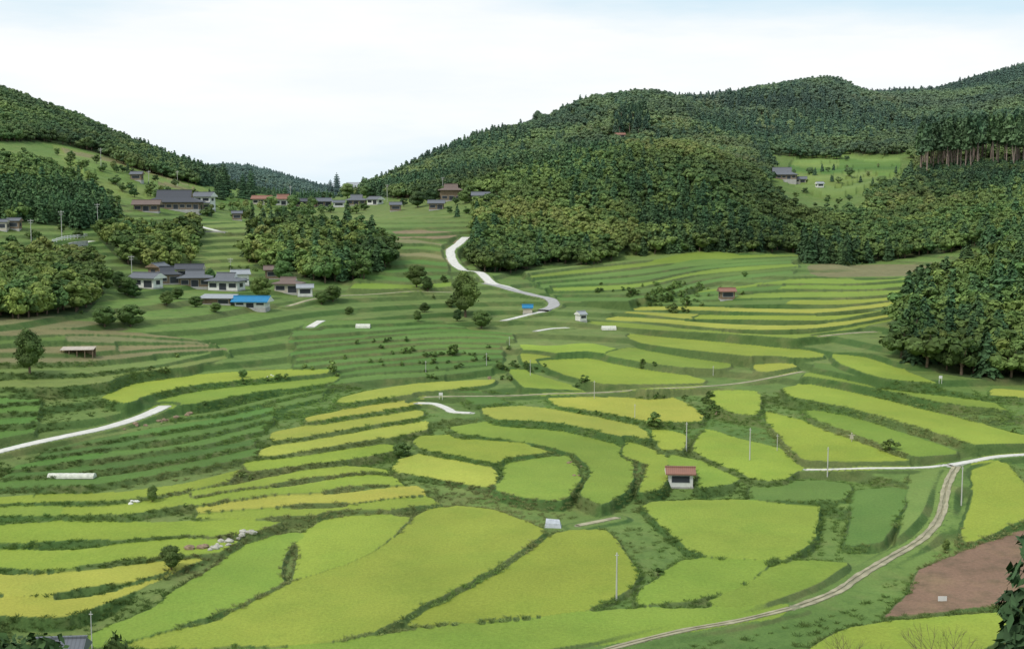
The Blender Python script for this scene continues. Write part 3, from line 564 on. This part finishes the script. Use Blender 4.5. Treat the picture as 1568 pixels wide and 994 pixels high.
WW=simple('white_plaster',(.70,.69,.65),.1,1); WB=simple('timber_wall',(.22,.16,.11),.25,2); WC=simple('cream_wall',(.50,.45,.36),.1,1); GL=simple('window_glass',(.05,.055,.065),.1,1,rough=.15); FRM=simple('window_frame',(.5,.5,.5),.1,1); FO=simple('foundation_concrete',(.4,.39,.37),.15,1)
WMT=dict(WW=WW,WB=WB,WC=WC)
def box(x0,x1,y0,y1,z0,z1):
    return [(x0,y0,z0),(x1,y0,z0),(x1,y1,z0),(x0,y1,z0),(x0,y0,z1),(x1,y0,z1),(x1,y1,z1),(x0,y1,z1)],[(0,3,2,1),(4,5,6,7),(0,1,5,4),(1,2,6,5),(2,3,7,6),(3,0,4,7)]
def join(bs):
    V_=[];F_=[]
    for v,f in bs: o=len(V_); V_+=list(v); F_+=[tuple(i+o for i in q) for q in f]
    return V_,F_
def building(name,u,v,wpx,ratio,st_,roof,rm,wm,rot):
    rm=RMT[rm]; wm=WMT[wm]
    p=H(u,v); W=wpx*p[1]/F; D_=max(W*ratio,2.2); h_=2.5*st_; ov=min(.8,.12*W); 
    e=bpy.data.objects.new(name,None); e.empty_display_size=1; link(e); e.location=(p[0],p[1]+D_/2,max(p[2],float(zf(p[0],p[1]+D_/2))-.8)); e.rotation_euler=(0,0,math.radians(rot))
    hw,hd=W/2,D_/2
    mk('walls',*box(-hw,hw,-hd,hd,0,h_),wm,e); mk('foundation',*box(-hw-.08,hw+.08,-hd-.08,hd+.08,-2.5,.25),FO,e)
    rh=.5*hd*1.3
    X0,Y0=hw+ov,hd+ov
    if roof=='gable':
        V_=[(-X0,-Y0,h_-.1),(X0,-Y0,h_-.1),(X0,Y0,h_-.1),(-X0,Y0,h_-.1),(-X0,-Y0,h_+.08),(X0,-Y0,h_+.08),(X0,Y0,h_+.08),(-X0,Y0,h_+.08),(-X0,0,h_+rh),(X0,0,h_+rh)]
        F_=[(0,3,2,1),(0,1,5,4),(2,3,7,6),(4,5,9,8),(6,7,8,9),(0,4,8,7,3),(1,2,6,9,5)]; rw=X0
        mk('roof',V_,F_,None,e,mats=[rm,wm],mi=[0,0,0,0,0,1,1])
    elif roof=='hip':
        a_,b_=hw*.66,hd*.5; zm=h_+rh*.5; V_=[(-X0,-Y0,h_-.1),(X0,-Y0,h_-.1),(X0,Y0,h_-.1),(-X0,Y0,h_-.1),(-X0,-Y0,h_+.1),(X0,-Y0,h_+.1),(X0,Y0,h_+.1),(-X0,Y0,h_+.1),(-a_,-b_,zm),(a_,-b_,zm),(a_,b_,zm),(-a_,b_,zm),(-a_,0,h_+rh*1.3),(a_,0,h_+rh*1.3)]
        F_=[(0,3,2,1),(0,1,5,4),(1,2,6,5),(2,3,7,6),(3,0,4,7),(4,5,9,8),(5,6,10,9),(6,7,11,10),(7,4,8,11),(8,9,13,12),(10,11,12,13),(8,12,11),(9,10,13)]; rw=a_; rh*=1.3
        mk('roof',V_,F_,None,e,mats=[rm,wm],mi=[0]*11+[1,1])
    else:
        V_,F_=box(-X0,X0,-Y0,Y0,h_,h_+.12); V_=[(x,y,z+(y+Y0)*.12) for x,y,z in V_]; mk('roof',V_,F_,rm,e); rw=0
    if rw: mk('ridge_cap',*box(-rw-.05,rw+.05,-.16,.16,h_+rh-.08,h_+rh+.16),rm,e)
    ws=[];fr_=[]; n_=max(1,int(W/2.3))
    for s_ in range(int(max(1,st_))):
        for i in range(n_):
            xc=-hw+(i+.5)*W/n_; ww=W/n_*.36; z0=s_*2.5+(.9 if (s_ or i%3!=1) else .3); z1=min(s_*2.5+1.95,h_-.3)
            if z1-z0<.3: continue
            ws.append(box(xc-ww,xc+ww,-hd-.05,-hd-.02,z0,z1)); fr_.append(box(xc-ww-.07,xc+ww+.07,-hd-.035,-hd-.003,z0-.07,z1+.07)); 
        if h_>1.9:
            for sg in (-1,1): xx=sg*(hw+.02); ws.append(box(min(xx,xx+sg*.03),max(xx,xx+sg*.03),-hd*.4,hd*.4,s_*2.5+.9,min(s_*2.5+1.9,h_-.3)))
    if ws: mk('windows',*join(ws),GL,e)
    if fr_: mk('window_frames',*join(fr_),FRM,e)
    if st_>=2: 
        V_,F_=box(-hw-.5,hw+.5,-hd-1.1,-hd-.01,2.55,2.67); V_=[(x,y,z+(y+hd+1.1)*.3) for x,y,z in V_]; mk('lower_eave',V_,F_,rm,e)
for a_ in HOUSES: building(*a_)
def openshed(u,v,wpx):
    p=H(u,v); W=wpx*p[1]/F; e=bpy.data.objects.new('open_shed',None); link(e); e.location=(p[0],p[1],p[2]-.3); e.rotation_euler=(0,0,.12)
    V_,F_=box(-W/2,W/2,-1.3,1.3,1.0,1.07); mk('roof',[(x,y,z+.12*(y+1.3)) for x,y,z in V_],F_,simple('weathered_boards',(.44,.38,.32),.2,2),e)
    mk('posts',*join([box(x-.06,x+.06,y-.06,y+.06,-.6,1.1) for x in np.linspace(-W/2+.2,W/2-.2,5) for y in (-1.1,1.1)]),WB,e); mk('back_wall',*box(-W/2+.1,W/2-.1,1.17,1.22,-.4,1.1),WB,e)
openshed(120,541,50)
d=84; dr=rays([(92,972)])[0]; x=dr[0]*d/dr[1]; zt_=dr[2]*d/dr[1]; z=float(zf(x,d))
e=bpy.data.objects.new('tiled_shed',None); link(e); e.location=(x,d,zt_-3.3); e.rotation_euler=(0,0,.1)
mk('walls',*box(-1.5,1.5,-1.3,1.3,-8,2.2),WB,e); V_=[(-1.8,-1.7,2.1),(1.8,-1.7,2.1),(1.8,1.7,2.1),(-1.8,1.7,2.1),(-1.8,0,3.1),(1.8,0,3.1)]; mk('roof',V_,[(0,3,2,1),(0,1,5,4),(2,3,4,5),(0,4,3),(1,2,5)],RMT['RG'],e); mk('ridge_cap',*box(-1.85,1.85,-.12,.12,3.05,3.2),RMT['RG'],e)
VN=simple('white_vinyl',(.56,.56,.48),.2,2)
for u,v,wpx,hp,rot in [(110,731,72,7,0),(932,505,22,6,5),(556,502,22,6,0)]:
    p=H(u,v); W=wpx*p[1]/F; hh=hp*p[1]/F; V_=[];F_=[]; K=9; L=14
    for j in range(L):
        rib_=1+.05*(j%2)
        for i in range(K): t=math.pi*i/(K-1); V_.append((-W/2+W*j/(L-1),-math.cos(t)*hh*1.1*rib_,math.sin(t)*hh*rib_-.02))
    for j in range(L-1):
        for i in range(K-1): F_.append((j*K+i,(j+1)*K+i,(j+1)*K+i+1,j*K+i+1))
    F_+= [tuple(range(K)),tuple((L-1)*K+i for i in range(K))][::-1]
    o=mk('vinyl_tunnel',V_,F_,VN); o.location=p; o.rotation_euler=(0,0,math.radians(rot))
PM=simple('concrete_pole',(.50,.49,.46),.08,1)
for u,vb,vt,arm in [(1148,704,654,0),(1267,729,683,0),(1472,774,712,0),(944,919,842,0),(141,994,932,0),(1051,690,645,0),(202,425,391,1),(48,372,336,1),(150,348,312,1),(95,368,323,1),(155,262,228,1),(593,310,283,1),(678,305,272,1),(972,640,618,0),(910,610,582,0),(228,282,262,1),(272,285,262,1),(445,312,285,1),(652,570,552,0),(812,575,550,0),(353,412,395,1),(1092,575,560,0),(780,535,515,0),(172,330,312,1),(385,302,285,1),(1190,690,664,0),(745,560,540,0)]:
    p=H(u,vb); h_=(vb-vt)*p[1]/F; rad=.1 if h_>4 else .06; V_,F_=tube((0,0,-.5),(0,0,h_),rad,rad*.65,8); V_=list(V_);F_=[tuple(q) for q in F_]+[tuple(range(8,16))]; bs=[(V_,F_)]
    bs+=[box(-.18,.18,-.04,.04,h_-.3,h_-.24)]
    if arm: bs+=[box(-.75,.75,-.05,.05,h_-.5,h_-.4),box(-.5,.5,-.05,.05,h_-1.1,h_-1.0)]+[box(x-.05,x+.05,-.05,.05,h_-.39,h_-.2) for x in (-.65,0.3,.65)]
    o=mk('utility_pole',*join(bs),PM); o.location=p; o.rotation_euler=(0,0,rng.uniform(-.5,.5))
def wallalong(name,pl,h_,th,mat,rail=False):
    cv=curve(pl,1.5); bs=[]
    for a_,b_ in zip(cv[:-1],cv[1:]):
        d=b_-a_; l=np.hypot(*d); n_=np.array([d[1],-d[0]])/l*th/2; za,zb=float(zf(*a_)),float(zf(*b_))
        zl=(1.1,.7) if rail else (h_,); 
        for zt_ in zl:
            lo=zt_-.22 if rail else -1.
            V_=[(*(a_-n_),za+lo),(*(b_-n_),zb+lo),(*(b_+n_),zb+lo),(*(a_+n_),za+lo),(*(a_-n_),za+zt_),(*(b_-n_),zb+zt_),(*(b_+n_),zb+zt_),(*(a_+n_),za+zt_)]; bs.append((V_,box(0,1,0,1,0,1)[1]))
        if rail: bs.append(box(a_[0]-.06,a_[0]+.06,a_[1]-.06,a_[1]+.06,za-.3,za+1.2))
    mk(name,*join(bs),mat)
wallalong('guard_rail',[(75,375),(95,369),(134,364)],1,.14,WW,True); wallalong('retaining_wall',[(62,386),(90,384),(134,376)],1.3,.4,simple('wall_concrete',(.40,.39,.36),.2,1))
wallalong('retaining_wall',[(345,358),(300,350),(283,344)],.5,.4,FO)
def rocks(name,pl,n_,sz,mat):
    bs=[]; rg=np.random.default_rng(n_)
    for i in range(n_):
        t=rg.uniform(0,len(pl)-1.001); k=int(t); uv=np.array(pl[k])+(np.array(pl[k+1])-np.array(pl[k]))*(t-k)+rg.normal(size=2)*[4,1.5]; p=H(*uv); s_=sz*rg.uniform(.5,1.2)
        v,f=blob(np.zeros(3),1,rg); v=v*(1+rg.uniform(-.15,.15,(len(v),1))); v=v*s_*np.array([1.2,.8,.7])+p+[0,0,s_*.2]; ft=[tuple(q) for q in f]+[tuple(range(8))[::-1],tuple(range(40,48))]; bs.append(([tuple(q) for q in v],ft))
    mk(name,*join(bs),mat)
SM=simple('pale_stone',(.42,.40,.35),.3,2); SB=simple('brown_rock',(.26,.19,.13),.3,2)
rocks('boulders',[(325,840),(350,828),(385,815)],22,.4,SM); rocks('boulders',[(190,655),(230,648),(262,645)],10,.4,SB); rocks('boulder',[(1098,636),(1104,634)],2,.6,SB); rocks('boulder',[(300,840),(310,838)],3,.6,SB); rocks('boulder',[(750,582),(756,580)],2,.5,SB); rocks('boulder',[(280,640),(288,632)],3,.5,SB); rocks('boulders',[(880,705),(886,730)],6,.25,SB)
p=H(846,806); mk('tarp_covered_stack',[(-1.1,-.7,-.1),(1.1,-.9,-.1),(1.2,.6,-.1),(-.9,.8,-.1),(-.9,-.5,.6),(.95,-.6,.45),(.9,.4,.8),(-.8,.6,.9)],box(0,1,0,1,0,1)[1],simple('tarp',(.44,.46,.48),.2,2)).location=p
def sign(u,v,w,h):
    p=H(u,v); o=mk('sign_board',*join([box(-w/2,w/2,-.02,.02,h-.5,h),box(-w/2+.04,-w/2+.1,.02,.06,-.3,h-.05),box(w/2-.1,w/2-.04,.02,.06,-.3,h-.05)]),WW); o.location=p
sign(675,612,.7,1.3); sign(1440,588,.6,1.5); sign(1443,920,.9,.5)
rocks('white_sacks',[(203,771),(214,768)],5,.35,WW); rocks('white_sacks',[(408,576),(424,574)],4,.25,WW)
p=H(1304,676); mk('scarecrow',*join([box(-.04,.04,-.04,.04,-.2,1.3),box(-.5,.5,-.04,.04,.95,1.02),([(-.28,-.1,.4),(.28,-.1,.4),(.28,.1,.4),(-.28,.1,.4),(-.2,-.08,1.05),(.2,-.08,1.05),(.2,.08,1.05),(-.2,.08,1.05)],box(0,1,0,1,0,1)[1]),(lambda b_:([tuple(q) for q in b_[0]],[tuple(q) for q in b_[1]]))(blob(np.array([0,0,1.22]),.14,np.random.default_rng(1)))]),WC).location=p
# ---------------------------------------------------------------- light, sky, camera
EL=math.radians(52)
sun=bpy.data.lights.new('sun','SUN'); sun.energy=2.1; sun.angle=math.radians(12); sun.color=(1,.96,.9); so=link(bpy.data.objects.new('sun',sun))
from mathutils import Vector
sd=Vector((-.74*math.cos(EL),-.67*math.cos(EL),math.sin(EL))).normalized(); so.rotation_euler=sd.to_track_quat('Z','Y').to_euler()
wd_=bpy.data.worlds.new('World'); bpy.context.scene.world=wd_; wd_.use_nodes=True; nt=wd_.node_tree; bg=nt.nodes['Background']; bg.inputs['Strength'].default_value=.1
sk=N(nt,'ShaderNodeTexSky',sky_type='NISHITA'); sk.sun_disc=False; sk.sun_elevation=EL; sk.sun_rotation=math.atan2(sd.x,sd.y); 
tc=N(nt,'ShaderNodeTexCoord').outputs['Generated']; mp=N(nt,'ShaderNodeMapping'); mp.inputs['Scale'].default_value=(1.6,1.6,9); nt.links.new(tc,mp.inputs['Vector'])
nn_=noise(nt,mp.outputs[0],1.3,6,.55); sx=N(nt,'ShaderNodeSeparateXYZ'); nt.links.new(tc,sx.inputs[0])
rx=mathn(nt,'MULTIPLY',mapr(nt,sx.outputs[2],.12,.15,0,.34),mapr(nt,sx.outputs[0],-.1,.25,.1,1))
mk_=mathn(nt,'SUBTRACT',nn_,rx); m_=mapr(nt,mk_,.26,.48,.3,1.)
cl2=mixc(nt,mapr(nt,noise(nt,mp.outputs[0],2.4,5,.6),.35,.62,0,1),(9.3,9.8,10.1),(10.2,10.3,10.3))
cl2=mixc(nt,mapr(nt,sx.outputs[2],.0,.085,.75,0),cl2,(7.9,9.2,10.0))
skb=mixc(nt,.8,sk.outputs[0],(6.2,8.8,10.3))
nt.links.new(mixc(nt,m_,skb,cl2),bg.inputs['Color'])
cam=bpy.data.cameras.new('camera'); co=link(bpy.data.objects.new('camera',cam)); cam.sensor_width=36; cam.lens=36*F/1568; cam.clip_end=9000; co.rotation_euler=(math.pi/2-P,0,0)
sc=bpy.context.scene; sc.camera=co; sc.view_settings.view_transform='Standard'; sc.view_settings.look='None'; sc.view_settings.exposure=0
print('built',time.time()-t00)
